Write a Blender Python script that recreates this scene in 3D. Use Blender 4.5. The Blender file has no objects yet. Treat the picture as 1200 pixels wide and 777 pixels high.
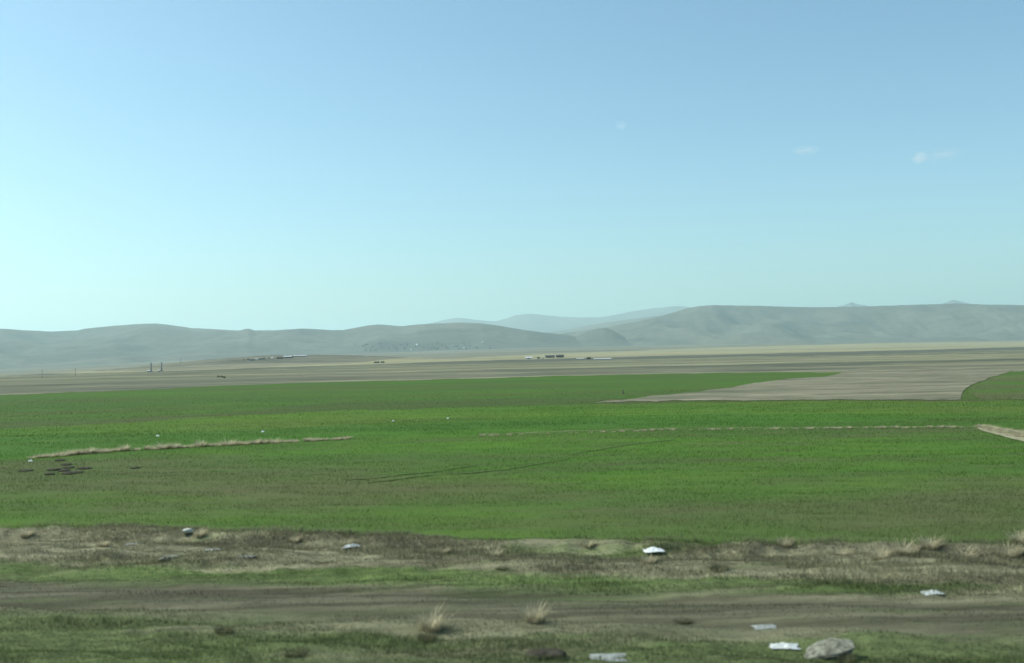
import bpy, bmesh, math, random
import numpy as np
from mathutils import Matrix, Vector, Euler

random.seed(7)
rng = np.random.default_rng(11)
R = math.radians
scene = bpy.context.scene
COL = scene.collection

# ------------------------------------------------------------------ camera
F = 1230.0                       # focal length in pixels of the 1200 px wide photograph
CAM_Z = 4.0
PITCH, ROLL = R(1.141), R(1.2)
cam_data = bpy.data.cameras.new('camera')
cam = bpy.data.objects.new('camera', cam_data)
COL.objects.link(cam)
cam.location = (0, 0, CAM_Z)
cam.rotation_euler = (R(90) + PITCH, ROLL, 0)
cam_data.sensor_width = 36
cam_data.lens = 36 * F / 1200
cam_data.clip_start = 0.1
cam_data.clip_end = 80000
cam_data.dof.use_dof = True      # an ordinary round aperture focused on the far fields
cam_data.dof.focus_distance = 600
cam_data.dof.aperture_fstop = .95
scene.camera = cam
RM = np.array(Euler((R(90) + PITCH, ROLL, 0)).to_matrix())

def ray(px, py):
    px = np.asarray(px, float); py = np.asarray(py, float)
    d = np.stack([(px - 600) / F, (388.5 - py) / F, -np.ones_like(px)], -1)
    return d @ RM.T

# ------------------------------------------------------------------ numpy noise
LAT = rng.random((256, 256))
def vnoise(x, y, ox=0.0, oy=0.0):
    x = np.asarray(x, float) + ox; y = np.asarray(y, float) + oy
    xi = np.floor(x).astype(int); yi = np.floor(y).astype(int)
    fx = x - xi; fy = y - yi
    fx = fx * fx * fx * (fx * (fx * 6 - 15) + 10); fy = fy * fy * fy * (fy * (fy * 6 - 15) + 10)
    a = LAT[xi & 255, yi & 255]; b = LAT[(xi + 1) & 255, yi & 255]
    c = LAT[xi & 255, (yi + 1) & 255]; d = LAT[(xi + 1) & 255, (yi + 1) & 255]
    return (a * (1 - fx) + b * fx) * (1 - fy) + (c * (1 - fx) + d * fx) * fy - 0.5
def fbm(x, y, oct=4, seed=0.0):
    s = 0; a = 1.0; f = 1.0
    for i in range(oct):
        s = s + a * vnoise(x * f, y * f, 17.3 * i + seed, 41.7 * i + seed * 1.7)
        a *= 0.5; f *= 2.03
    return s
def sstep(a, b, x):
    t = np.clip((x - a) / (b - a), 0, 1)
    return t * t * (3 - 2 * t)

# ------------------------------------------------------------------ terrain height
ALPHA = R(10.5)                  # the dirt track runs slightly towards the viewer on the right
SA, CA = math.sin(ALPHA), math.cos(ALPHA)
KOFF = 20.0                      # ground columns radiate from (0,-20)
W_TRACK = 17.35

def flat_hit(pts):
    p = np.array(pts, float); d = ray(p[:, 0], p[:, 1])
    t = -CAM_Z / d[:, 2]
    return d[:, 0] * t, d[:, 1] * t

bank_px = [(-500, 609), (-200, 613), (0, 617), (100, 617), (200, 620), (300, 623), (400, 626), (600, 631.5), (800, 634), (900, 635), (1200, 637), (1400, 640), (1700, 644)]
_bx, _by = flat_hit(bank_px)
_bk = _bx / (_by + KOFF)
def bank_y(k):
    y = np.interp(k, _bk, _by)
    lo = _by[0] - (k - _bk[0]) * 14; hi = _by[-1] - (k - _bk[-1]) * 10
    y = np.where(k < _bk[0], lo, np.where(k > _bk[-1], np.maximum(hi, 15), y))
    return y + 0.35 * fbm(k * 40, k * 0 + 3.1, 2, 5) + 0.05 * vnoise(k * 260, k * 0 + 8)

_s_az = np.array([-1.2, -.49, -.24, 0.0, .24, .49, 1.2])
_s_v = np.array([-.006, -.0040, .0024, .0049, .0042, .0026, .0015])
def plain_z(x, y):
    az = x / np.maximum(y, 60)
    s = np.interp(az, _s_az, _s_v)
    yy = np.clip(y, 0, 6500)
    dip = np.interp(yy, [0, 250, 350, 500, 700, 1000, 1300, 1600, 2000, 2500, 3000, 3700, 4500], [0, 0, -.5, -1.8, -3.4, -5.4, -6.9, -7.7, -8.1, -7, -4.5, -1.2, 0])
    return s * np.maximum(0, yy - 250) + dip

def mound_z(x, y):
    # the low rise that carries the left farm
    m = 8.3 * np.exp(-(((x + 235) / 92) ** 2) - ((y - 1100) / 150) ** 2)
    m = m + 4.4 * np.exp(-(((x + 330) / 85) ** 2) - ((y - 1090) / 135) ** 2)
    m = m + 3.0 * np.exp(-(((x + 145) / 62) ** 2) - ((y - 1110) / 125) ** 2)
    return m

def terr(x, y):
    x = np.asarray(x, float); y = np.asarray(y, float)
    z = plain_z(x, y) + mound_z(x, y)
    z = z + 0.30 * sstep(26, 60, y) * fbm(x / 38, y / 22, 3, 2) * sstep(2500, 300, y)
    w = x * SA + y * CA
    k = x / np.maximum(y + KOFF, 1)
    bd = y - bank_y(k)                                    # >0: on the field
    v = -0.24 + 0.17 * np.exp(-((w - 20.3) / 1.1) ** 2)   # verge hump
    v = v + 0.10 * sstep(16.0, 13.0, w)
    v = v - 0.05 * np.exp(-((w - W_TRACK - .72) / .22) ** 2) - 0.05 * np.exp(-((w - W_TRACK + .72) / .22) ** 2)
    rough = 1 - 0.75 * np.exp(-((w - W_TRACK) / 1.3) ** 4)
    t = x * CA - y * SA
    v = v + rough * (0.16 * fbm(t / 1.9, w / .9, 4, 9) + 0.05 * fbm(t / .33, w / .2, 2, 13))
    lift = sstep(-0.75, 0.12, bd + .30 * fbm(t / .6, w / .4, 3, 33))
    near = v * (1 - lift)
    return z + np.where(y < 60, near, 0) + np.where((y < 55) & (bd > -.3), 0.05 * fbm(t / 1.2, w / .5, 3, 21) * lift * sstep(50, 32, y), 0)

def ground_at(px, py, base=False):
    """first point where the view ray through a photograph pixel meets the land"""
    d = ray([px], [py])[0]
    ts = np.geomspace(6, 9000, 9000)
    x, y, z = d[0] * ts, d[1] * ts, CAM_Z + d[2] * ts
    h = (plain_z(x, y) if base else terr(x, y)) - z
    i = np.argmax(h > 0)
    if h[i] <= 0: i = len(ts) - 1
    return float(x[i]), float(y[i]), float(terr(x[i:i+1], y[i:i+1])[0])

def curve_k(pts):
    P = [ground_at(px, py, True) for px, py in pts]
    k = np.array([p[0] / (p[1] + KOFF) for p in P]); y = np.array([p[1] for p in P])
    o = np.argsort(k)
    k, y = k[o], y[o]
    return lambda q: np.exp(np.interp(q, k, np.log(y)))

c2 = curve_k([(-300, 551), (-100, 543), (30, 537), (130, 528.5), (260, 521.5), (400, 514.5), (470, 511.5), (540, 511.5), (640, 508.5), (700, 506.5), (800, 503.5), (1000, 502), (1145, 500.5), (1200, 500), (1500, 498)])
c3 = curve_k([(-300, 523), (0, 514), (200, 509), (330, 502), (430, 497), (530, 491), (800, 488), (1000, 486), (1200, 484), (1500, 481)])
c4 = curve_k([(-300, 507), (0, 500.5), (130, 495), (260, 489), (400, 483), (520, 480.5), (640, 477), (720, 475), (800, 473), (1200, 471.5), (1500, 470)])
c5 = curve_k([(-300, 500), (0, 492.5), (130, 489.5), (260, 483.5), (400, 472), (560, 469), (640, 468), (720, 468), (800, 472), (1200, 471), (1500, 469)])
c6 = curve_k([(-300, 469), (0, 462.5), (100, 459.5), (200, 456), (260, 452.5), (400, 447.5), (600, 442.5), (700, 440.5), (830, 437.5), (930, 436.5), (1200, 434.5), (1500, 432)])
c7 = curve_k([(-300, 456), (0, 450), (200, 444), (400, 437), (600, 432.5), (800, 429.5), (1000, 427), (1200, 423), (1500, 417)])
c8 = curve_k([(-300, 447), (0, 441), (200, 436), (400, 429), (600, 424.5), (800, 419.5), (1000, 415.5), (1200, 409.5), (1500, 403)])
c9 = curve_k([(-300, 446.3), (0, 440.2), (200, 435.1), (400, 428), (600, 421.5), (800, 416.5), (1000, 412), (1200, 406.5), (1500, 400.5)])
c10 = curve_k([(-300, 445.6), (0, 439.5), (200, 434.2), (400, 426.8), (500, 422), (600, 416.5), (800, 409), (1000, 403), (1200, 400), (1500, 395)])

def jit(c, amp, f, seed):
    return lambda q: c(q) * (1 + amp * fbm(q * f, q * 0 + seed, 4, seed))
C = [lambda q: q * 0 - 18.0, bank_y, jit(c2, .012, 60, 1), jit(c3, .012, 40, 2), jit(c4, .02, 50, 3), jit(c5, .02, 50, 4), jit(c6, .03, 50, 5),
     jit(c7, .05, 40, 6), jit(c8, .05, 30, 7), jit(c9, .05, 30, 8), jit(c10, .06, 20, 9), lambda q: q * 0 + 24000.0]
NROW = [None, 90, 26, 20, 14, 24, 18, 18, 12, 16, 60]
def curves_at(k):
    out = []
    for i, c in enumerate(C):
        y = c(k)
        if i: y = np.maximum(y, out[-1] * 1.0005 + .02)
        out.append(y)
    return out

# ------------------------------------------------------------------ object helpers
def tag(o, label=None, cat=None, group=None, kind=None):
    if label: o['label'] = label
    if cat: o['category'] = cat
    if group: o['group'] = group
    if kind: o['kind'] = kind
    return o
def mesh_np(name, verts, faces_flat, loop_tot, mats, mat_idx=None, smooth=False, parent=None):
    me = bpy.data.meshes.new(name)
    verts = np.asarray(verts, np.float32)
    me.vertices.add(len(verts)); me.vertices.foreach_set('co', verts.ravel())
    loop_tot = np.asarray(loop_tot, np.int32)
    ls = np.concatenate([[0], np.cumsum(loop_tot)[:-1]]).astype(np.int32)
    me.loops.add(len(faces_flat)); me.loops.foreach_set('vertex_index', np.asarray(faces_flat, np.int32))
    me.polygons.add(len(loop_tot)); me.polygons.foreach_set('loop_start', ls); me.polygons.foreach_set('loop_total', loop_tot)
    for m in mats: me.materials.append(m)
    if mat_idx is not None: me.polygons.foreach_set('material_index', np.asarray(mat_idx, np.int32))
    me.polygons.foreach_set('use_smooth', np.full(len(loop_tot), smooth))
    me.update(calc_edges=True); me.validate()
    o = bpy.data.objects.new(name, me); COL.objects.link(o)
    if parent: o.parent = parent
    return o
def grid_faces(nr, nc):
    i = np.arange(nr - 1)[:, None] * nc + np.arange(nc - 1)[None, :]
    return np.stack([i, i + 1, i + nc + 1, i + nc], -1).reshape(-1, 4)
def bm_obj(name, bm, mat, parent=None, smooth=False):
    me = bpy.data.meshes.new(name); bm.normal_update(); bm.to_mesh(me); bm.free()
    me.materials.append(mat)
    if smooth: me.polygons.foreach_set('use_smooth', [True] * len(me.polygons))
    o = bpy.data.objects.new(name, me); COL.objects.link(o)
    if parent: o.parent = parent
    return o
def empty(name, loc, rz=0):
    o = bpy.data.objects.new(name, None); COL.objects.link(o)
    o.location = loc; o.rotation_euler = (0, 0, rz); o.empty_display_size = .5
    return o
def bm_box(bm, c, s, rz=0, taper=1.0):
    vs = []
    for sz in (-1, 1):
        t = taper if sz > 0 else 1
        for sx, sy in ((-1, -1), (1, -1), (1, 1), (-1, 1)):
            x, y = sx * s[0] / 2 * t, sy * s[1] / 2 * t
            vs.append(bm.verts.new((c[0] + x * math.cos(rz) - y * math.sin(rz), c[1] + x * math.sin(rz) + y * math.cos(rz), c[2] + sz * s[2] / 2)))
    for f in ((3, 2, 1, 0), (4, 5, 6, 7), (0, 1, 5, 4), (1, 2, 6, 5), (2, 3, 7, 6), (3, 0, 4, 7)):
        bm.faces.new([vs[i] for i in f])
def copy_tree(o, parent=None):
    c = o.copy(); COL.objects.link(c)
    if parent: c.parent = parent
    for ch in list(o.children): copy_tree(ch, c)
    return c

# ------------------------------------------------------------------ material helpers
class NT:
    def __init__(self, name):
        self.m = bpy.data.materials.new(name); self.m.use_nodes = True
        self.t = self.m.node_tree; self.t.nodes.clear()
        self.out = self.n('ShaderNodeOutputMaterial')
    def n(self, ty, **kw):
        nd = self.t.nodes.new(ty)
        for k, v in kw.items(): setattr(nd, k, v)
        return nd
    def l(self, a, b): self.t.links.new(a, b)
    def pos(self): return self.n('ShaderNodeNewGeometry').outputs['Position']
    def mapped(self, rot, sc, src=None):
        mp = self.n('ShaderNodeMapping'); mp.vector_type = 'POINT'
        mp.inputs['Rotation'].default_value = (0, 0, rot); mp.inputs['Scale'].default_value = sc
        self.l(src or self.pos(), mp.inputs['Vector']); return mp.outputs['Vector']
    def noise(self, vec, scale, detail=4, rough=.55):
        nz = self.n('ShaderNodeTexNoise'); nz.inputs['Scale'].default_value = scale
        nz.inputs['Detail'].default_value = detail; nz.inputs['Roughness'].default_value = rough
        self.l(vec, nz.inputs['Vector']); return nz.outputs['Fac']
    def ramp(self, fac, a, b, lo=0.0, hi=1.0):
        mr = self.n('ShaderNodeMapRange'); mr.interpolation_type = 'SMOOTHSTEP'
        mr.inputs['From Min'].default_value = a; mr.inputs['From Max'].default_value = b
        mr.inputs['To Min'].default_value = lo; mr.inputs['To Max'].default_value = hi
        self.l(fac, mr.inputs['Value']); return mr.outputs['Result']
    def math(self, op, a, b=None):
        m = self.n('ShaderNodeMath', operation=op)
        for i, v in enumerate((a, b)):
            if v is None: continue
            if isinstance(v, (int, float)): m.inputs[i].default_value = v
            else: self.l(v, m.inputs[i])
        return m.outputs[0]
    def mix(self, fac, a, b):
        m = self.n('ShaderNodeMix', data_type='RGBA')
        for s, v in ((m.inputs[0], fac), (m.inputs[6], a), (m.inputs[7], b)):
            if isinstance(v, (int, float)): s.default_value = v
            elif isinstance(v, tuple): s.default_value = (*v, 1)
            else: self.l(v, s)
        return m.outputs[2]
    def scale(self, col, fac):
        m = self.n('ShaderNodeVectorMath', operation='SCALE')
        if isinstance(col, tuple): m.inputs[0].default_value = col
        else: self.l(col, m.inputs[0])
        if isinstance(fac, (int, float)): m.inputs['Scale'].default_value = fac
        else: self.l(fac, m.inputs['Scale'])
        return m.outputs[0]
    def bsdf(self, col, rough=.9, spec=.15, bump=None, bstr=.3, bdist=.05):
        p = self.n('ShaderNodeBsdfPrincipled')
        p.inputs['Roughness'].default_value = rough; p.inputs['Specular IOR Level'].default_value = spec
        if isinstance(col, tuple): p.inputs['Base Color'].default_value = (*col, 1)
        else: self.l(col, p.inputs['Base Color'])
        if bump is not None:
            b = self.n('ShaderNodeBump'); b.inputs['Strength'].default_value = bstr; b.inputs['Distance'].default_value = bdist
            self.l(bump, b.inputs['Height']); self.l(b.outputs[0], p.inputs['Normal'])
        self.l(p.outputs[0], self.out.inputs['Surface']); return p
    def leafy(self, col, trans=.3):
        """matt blade: diffuse plus some light coming through"""
        d = self.n('ShaderNodeBsdfDiffuse'); t = self.n('ShaderNodeBsdfTranslucent'); x = self.n('ShaderNodeMixShader')
        for s in (d, t):
            if isinstance(col, tuple): s.inputs[0].default_value = (*col, 1)
            else: self.l(col, s.inputs[0])
        x.inputs[0].default_value = trans
        self.l(d.outputs[0], x.inputs[1]); self.l(t.outputs[0], x.inputs[2]); self.l(x.outputs[0], self.out.inputs['Surface'])
    def island(self, lo, hi):
        g = self.n('ShaderNodeNewGeometry')
        return self.ramp(g.outputs['Random Per Island'], 0, 1, lo, hi)

def simple(name, col, rough=.8, spec=.3, var=.25, sc=3.0, obj=True):
    a = NT(name)
    src = a.n('ShaderNodeTexCoord').outputs['Object'] if obj else a.pos()
    n1 = a.noise(src, sc, 5)
    c = a.scale(col, a.ramp(n1, .3, .7, 1 - var, 1 + var))
    a.bsdf(c, rough, spec, n1, .2, .02)
    return a.m

def field_col(a, base, dark, soil, soil_amt=.5, pale=None, streak=R(10.5)):
    v = a.mapped(streak, (.22, 1, 1))
    v2 = a.mapped(-streak * .6, (.35, 1, 1))
    n_big = a.noise(a.mapped(streak, (.4, 1, 1)), .07, 3)
    n_mid = a.noise(v2, .55, 5, .6)
    n_fine = a.noise(v, 2.6, 5, .65)
    n_huge = a.noise(a.mapped(R(-12), (.5, 1, 1)), .045, 4, .6)
    c = a.mix(a.ramp(n_big, .36, .60), base, dark)
    c = a.mix(a.ramp(n_mid, .42, .62, 0, .6), c, dark)
    c = a.mix(a.ramp(n_huge, .45, .62, 0, .70 * soil_amt), c, soil)
    n_pat = a.noise(a.mapped(R(14), (.3, 1, 1)), .22, 5, .65)
    c = a.mix(a.ramp(n_pat, .54, .70, 0, .6 * soil_amt), c, soil); c = a.mix(a.ramp(n_pat, .42, .28, 0, .45), c, (.085, .135, .022))
    s = a.math('ADD', a.ramp(n_fine, .55, .74, 0, .8), a.ramp(n_mid, .55, .75, 0, .5))
    c = a.mix(a.math('MINIMUM', a.math('MULTIPLY', s, soil_amt), .9), c, soil)
    if pale: c = a.mix(a.ramp(n_fine, .32, .2, 0, .5), c, pale)
    return c, n_fine

GREEN = dict(
    field1=((0.064, 0.137, 0.018), (0.052, 0.100, 0.022), (0.084, 0.089, 0.042), 1.0, (0.112, 0.141, 0.053)),
    field2=((0.055, 0.134, 0.017), (0.048, 0.111, 0.019), (0.065, 0.077, 0.024), .4, None),
    field3=((0.076, 0.144, 0.022), (0.058, 0.120, 0.020), (0.086, 0.100, 0.031), .5, None),
    field4=((0.058, 0.096, 0.024), (0.050, 0.082, 0.023), (0.073, 0.068, 0.034), .8, None),
    field5=((0.057, 0.118, 0.020), (0.050, 0.098, 0.022), (0.073, 0.077, 0.031), .5, None))
def make_field(key, blades):
    base, dark, soil, amt, pale = GREEN[key]
    a = NT(('crop_' if blades else 'soil_') + key)
    if blades:
        c, _ = field_col(a, base, dark, soil, amt * .8, pale)
        a.leafy(a.scale(c, a.island(.84, 1.12)), .5)
    else:
        c, nf = field_col(a, base, dark, soil, amt * 1.2, pale)
        a.bsdf(c, .95, .05, nf, .6, .06)
    return a.m
FIELD_KEYS = ['field1', 'field2', 'field3', 'field4', 'field5']
soil_mats = [make_field(k, False) for k in FIELD_KEYS]
crop_mats = [make_field(k, True) for k in FIELD_KEYS]

DRY, DRY2, SOIL, VGREEN = (.195, .192, .118), (.150, .148, .092), (.098, .094, .064), (.078, .124, .036)
def verge_col(a, blades):
    sep = a.n('ShaderNodeVectorMath', operation='DOT_PRODUCT')
    a.l(a.pos(), sep.inputs[0]); sep.inputs[1].default_value = (SA, CA, 0)
    w = sep.outputs['Value']
    v = a.mapped(ALPHA, (.15, 1, 1))
    n1 = a.noise(v, 1.0, 5, .6); n2 = a.noise(v, 3.2, 5, .65); n3 = a.noise(a.mapped(ALPHA, (.2, 1, 1)), .45, 4, .6)
    c = a.mix(a.ramp(n1, .38, .62), DRY, DRY2)
    c = a.mix(a.ramp(n2, .52, .72, 0, .7), c, SOIL)
    n4 = a.noise(a.mapped(ALPHA, (.12, 1, 1)), 2.2, 4, .6)
    c = a.mix(a.ramp(n4, .54, .66, 0, .7), c, (.105, .122, .06))
    c = a.mix(a.ramp(n4, .44, .34, 0, .55), c, (.235, .23, .15))
    c = a.mix(a.ramp(w, 20.8, 22.0, 0, .45), c, (.215, .210, .135))
    # green growth: much of the near side, a thin line beyond the track
    zone = a.math('ADD', a.ramp(w, 16.4, 15.4, 0, .62), a.math('MULTIPLY', a.ramp(w, 18.2, 18.8, 0, .5), a.ramp(w, 19.9, 19.2)))
    zone = a.math('ADD', zone, .12)
    g = a.ramp(a.math('ADD', n3, a.math('MULTIPLY', zone, .32)), .58, .72)
    c = a.mix(a.math('MULTIPLY', g, .85), c, VGREEN)
    # the track: bare earth with two ruts
    d = a.math('ABSOLUTE', a.math('SUBTRACT', w, W_TRACK))
    edge = a.math('ADD', d, a.math('MULTIPLY', a.math('SUBTRACT', n1, .5), 2.4))
    tr = a.ramp(edge, 1.9, .5, 0, .72)
    tcol = a.mix(a.ramp(n2, .35, .65), (.072, .071, .048), (.050, .051, .036))
    tcol = a.mix(a.ramp(n4, .5, .62, 0, .7), tcol, (.066, .084, .038))
    rut = a.ramp(a.math('ABSOLUTE', a.math('SUBTRACT', d, .72)), .34, .12)
    tcol = a.mix(a.math('MULTIPLY', rut, .75), tcol, (.036, .034, .026))
    c = a.mix(tr, c, tcol)
    n5 = a.noise(a.mapped(ALPHA, (.06, 1, 1)), 3.0, 4, .65)      # long streaks of lighter and darker tone along the track
    c = a.scale(c, a.ramp(n5, .34, .66, .62, 1.22))
    c = a.mix(a.ramp(w, 17.4, 15.8, 0, .4), c, (.092, .104, .055))
    return c, n2
a = NT('verge_earth'); c, nf = verge_col(a, False); a.bsdf(c, .95, .05, nf, .8, .06); verge_mat = a.m
a = NT('verge_grass'); c, nf = verge_col(a, True); a.leafy(a.scale(c, a.island(.75, 1.45)), .45); verge_blade_mat = a.m

def plain_mat(name, c1, c2, c3, sc=.02, strips=True):
    a = NT(name)
    v = a.mapped(R(4), (.16, 1, 1))
    n1 = a.noise(v, sc, 5, .6); n2 = a.noise(a.mapped(R(-3), (.2, 1, 1)), sc * .25, 4, .6); n3 = a.noise(v, .3, 4, .6)
    # long narrow strips of ploughland, stubble and dry pasture, wider the farther out
    sp = a.n('ShaderNodeSeparateXYZ'); a.l(a.pos(), sp.inputs[0])
    cb = a.n('ShaderNodeCombineXYZ'); a.l(a.math('MULTIPLY', sp.outputs[0], .0022), cb.inputs[0])
    a.l(a.math('MULTIPLY', a.math('LOGARITHM', a.math('ADD', sp.outputs[1], 60.0), math.e), 11.0), cb.inputs[1])
    st = a.noise(cb.outputs[0], 1.0, 3, .6); st2 = a.noise(cb.outputs[0], 2.7, 3, .6)
    c = a.mix(a.ramp(n1, .4, .6), c1, c2)
    c = a.mix(a.ramp(n2, .52, .62, 0, .6), c, c3)
    if strips:
        c = a.mix(a.ramp(st, .54, .60, 0, .7), c, c3)
        c = a.mix(a.ramp(st, .46, .40, 0, .7), c, (.068, .076, .056))
        c = a.mix(a.ramp(st2, .58, .63, 0, .6), c, c2)
        c = a.mix(a.ramp(st2, .40, .36, 0, .5), c, (.19, .18, .115))
    n6 = a.noise(a.mapped(R(-5), (.5, 1, 1)), sc * 2.2, 6, .75)
    c = a.mix(a.ramp(n6, .55, .70, 0, .7), c, c3); c = a.mix(a.ramp(n6, .46, .34, 0, .7), c, (.066, .074, .052))
    c = a.scale(c, a.ramp(n3, .3, .7, .75, 1.25))
    a.bsdf(c, .95, .05); return a.m
plain_mats = [plain_mat('steppe_brown', (.130, .134, .088), (.090, .096, .069), (.182, .180, .114), .035),
              plain_mat('steppe_tan', (.140, .148, .092), (.106, .112, .075), (.215, .212, .130), .02),
              plain_mat('steppe_dark', (.088, .096, .070), (.072, .080, .062), (.13, .13, .085), .012, False),
              plain_mat('steppe_yellow', (.250, .236, .132), (.210, .200, .118), (.17, .165, .11), .006, False),
              plain_mat('steppe_far', (.150, .146, .102), (.112, .112, .082), (.21, .20, .13), .004)]

# ------------------------------------------------------------------ ground sheet
kin = np.linspace(-.66, .66, 1000)
kout = np.geomspace(.66, 2.2, 26)[1:]
K = np.concatenate([-kout[::-1], kin, kout])
cy = curves_at(K)
rows_y, rows_m = [], []
band0 = np.concatenate([np.linspace(0, 1, 24)[:-1] * .62, .62 + .38 * np.linspace(0, 1, 200)])[:-1]
for b in range(len(C) - 1):
    y0, y1 = cy[b], cy[b + 1]
    if b == 0: ss = band0
    else: ss = np.linspace(0, 1, NROW[b] + 1)[:-1]
    for s in ss:
        if b == 0: rows_y.append(y0 + (y1 - y0) * s)
        else: rows_y.append(np.exp(np.log(y0) * (1 - s) + np.log(y1) * s))
        rows_m.append(b)
rows_y.append(cy[-1])
Y = np.array(rows_y); X = K[None, :] * (Y + KOFF); Z = terr(X, Y)
nr, nc = Y.shape
fc = grid_faces(nr, nc)
mi = np.repeat(np.array(rows_m), nc - 1)
ground = mesh_np('ground', np.stack([X, Y, Z], -1).reshape(-1, 3), fc.ravel(), np.full(len(fc), 4), [verge_mat] + soil_mats + plain_mats, mi, True)
tag(ground, 'grassy verge with dirt track, green crop fields and brown steppe reaching the hills', 'ground', kind='structure')

def band_sheet(name, lo, hi, mat, label, cat, lift=.015, n=14, cols=160, jitter=.015):
    """a field lying a few centimetres above the land, between a near and a far boundary"""
    kl = [ground_at(px, py, True) for px, py in lo]; kh = [ground_at(px, py, True) for px, py in hi]
    k1 = np.array([p[0] / (p[1] + KOFF) for p in kl]); y1 = np.array([p[1] for p in kl])
    k2 = np.array([p[0] / (p[1] + KOFF) for p in kh]); y2 = np.array([p[1] for p in kh])
    ks = np.linspace(max(k1.min(), k2.min()), min(k1.max(), k2.max()), cols)
    a_, b_ = np.interp(ks, k1, y1), np.interp(ks, k2, y2)
    a_ = a_ * (1 + jitter * fbm(ks * 90, ks * 0 + 4, 4, 31)); b_ = b_ * (1 + jitter * fbm(ks * 130, ks * 0 + 9, 5, 37))
    b_ = np.maximum(b_, a_ + .05)
    S = np.linspace(0, 1, n)[:, None]
    Yb = a_ * (1 - S) + b_ * S; Xb = ks * (Yb + KOFF); Zb = terr(Xb, Yb) + lift
    f = grid_faces(n, cols)
    o = mesh_np(name, np.stack([Xb, Yb, Zb], -1).reshape(-1, 3), f.ravel(), np.full(len(f), 4), [mat], None, True)
    return tag(o, label, cat, kind='structure')
a = NT('stubble')
n1 = a.noise(a.mapped(R(3), (.18, 1, 1)), .13, 6, .65); n2 = a.noise(a.mapped(R(-8), (.45, 1, 1)), .16, 6, .7); n3 = a.noise(a.mapped(R(3), (.3, 1, 1)), .9, 4, .7)
c = a.mix(a.ramp(n1, .40, .62), (.180, .174, .118), (.112, .112, .076)); c = a.mix(a.ramp(n2, .52, .66, 0, .8), c, (.225, .215, .150)); c = a.mix(a.ramp(n2, .47, .36, 0, .85), c, (.090, .102, .062))
c = a.scale(c, a.ramp(n3, .3, .7, .78, 1.22)); a.bsdf(c, .95, .05); stub = a.m
TAN_LO = [(698, 474.2), (735, 473), (800, 471.6), (900, 471.2), (1000, 471), (1126, 470.6), (1130, 461), (1139, 453), (1160, 444), (1176, 438), (1186, 433.6)]
TAN_HI = [(698, 473.6), (730, 470.8), (765, 465.8), (820, 459.5), (900, 449), (960, 442), (985, 437), (1010, 431.5), (1100, 431), (1186, 433)]
def on_stubble(k, y):
    L = np.array([ground_at(a_, b_, True)[:2] for a_, b_ in TAN_LO]); H = np.array([ground_at(a_, b_, True)[:2] for a_, b_ in TAN_HI])
    lo = np.interp(k, L[:, 0] / (L[:, 1] + KOFF), L[:, 1], left=1e9, right=1e9); hi = np.interp(k, H[:, 0] / (H[:, 1] + KOFF), H[:, 1])
    return (y > lo) & (y < hi)
band_sheet('stubble_field', TAN_LO, TAN_HI,
    stub, 'pale tan stubble field set into the green crop on the right', 'field', .03, 40, 420, .020)
gr_corner = make_field('field1', False); gr_corner.name = 'soil_corner'
band_sheet('crop_corner', [(1133, 470), (1160, 470), (1250, 469), (1500, 467)], [(1133, 461), (1141, 453.5), (1162, 444.5), (1176, 440), (1200, 438.5), (1260, 437), (1500, 434)],
    gr_corner, 'green corner of crop beyond the right end of the stubble field', 'field', .012, 20, 200, .008)

# faint wheel tracks through the young crop: bare soil strips
a = NT('wheel_soil'); nn = a.noise(a.mapped(R(20), (.3, 1, 1)), 3, 5, .6)
a.bsdf(a.mix(a.ramp(nn, .35, .65), (.070, .096, .038), (.064, .112, .028)), .95, .05, nn, .5, .05); WHEEL = a.m
TRACK_K = []
class Kc:
    def __init__(self, pts):
        P = np.array([ground_at(a_, b_, True)[:2] for a_, b_ in pts]); k = P[:, 0] / (P[:, 1] + KOFF)
        self.k, self.y, self.k0, self.k1 = k, P[:, 1], k.min(), k.max()
    def __call__(self, q): return np.interp(q, self.k, self.y)
for lo_ in ([(405, 562.5), (440, 560), (485, 554.5), (520, 551), (560, 545)], [(430, 566), (500, 558), (560, 553.5), (600, 549), (640, 542), (668, 536.5)],
            [(670, 531), (705, 525), (735, 520), (790, 515)]):
    hi_ = [(px, py - .8) for px, py in lo_]
    band_sheet('wheel_track', lo_, hi_, WHEEL, 'faint brown wheel track curving through the young green crop', 'wheel track', .02, 4, 80, .004)
    TRACK_K.append((Kc(lo_), Kc(hi_)))

DRYLO, DRYHI = [(1142, 502.2), (1160, 507.5), (1185, 514.5), (1215, 521), (1300, 532)], [(1142, 499.8), (1165, 500), (1200, 506.5), (1240, 511), (1300, 516)]
a = NT('dry_soil'); nn = a.noise(a.mapped(R(20), (.4, 1, 1)), 2.2, 5, .65)
a.bsdf(a.mix(a.ramp(nn, .35, .65), (.275, .268, .170), (.20, .198, .125)), .95, .05, nn, .5, .06)
band_sheet('bare_strip', DRYLO, DRYHI, a.m, 'pale sandy strip of dead grass cutting into the crop at the right edge', 'bare strip', .03, 10, 120, .006)
DRYK = (Kc(DRYLO), Kc(DRYHI))
a = NT('margin_straw'); nn = a.noise(a.mapped(R(-2), (.25, 1, 1)), 1.6, 5, .7)
a.bsdf(a.mix(a.ramp(nn, .42, .62), (.150, .165, .085), (.078, .118, .036)), .95, .05, nn, .5, .06)
mp_ = [(560, 510.6), (640, 508.2), (700, 506.2), (800, 503.2), (900, 502.4), (1000, 501.7), (1144, 500.3)]
band_sheet('field_margin', mp_, [(px, py - .7) for px, py in mp_], a.m, 'thin line of pale dead grass between the two green strips on the right', 'field margin', .012, 5, 420, .006)

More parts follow.
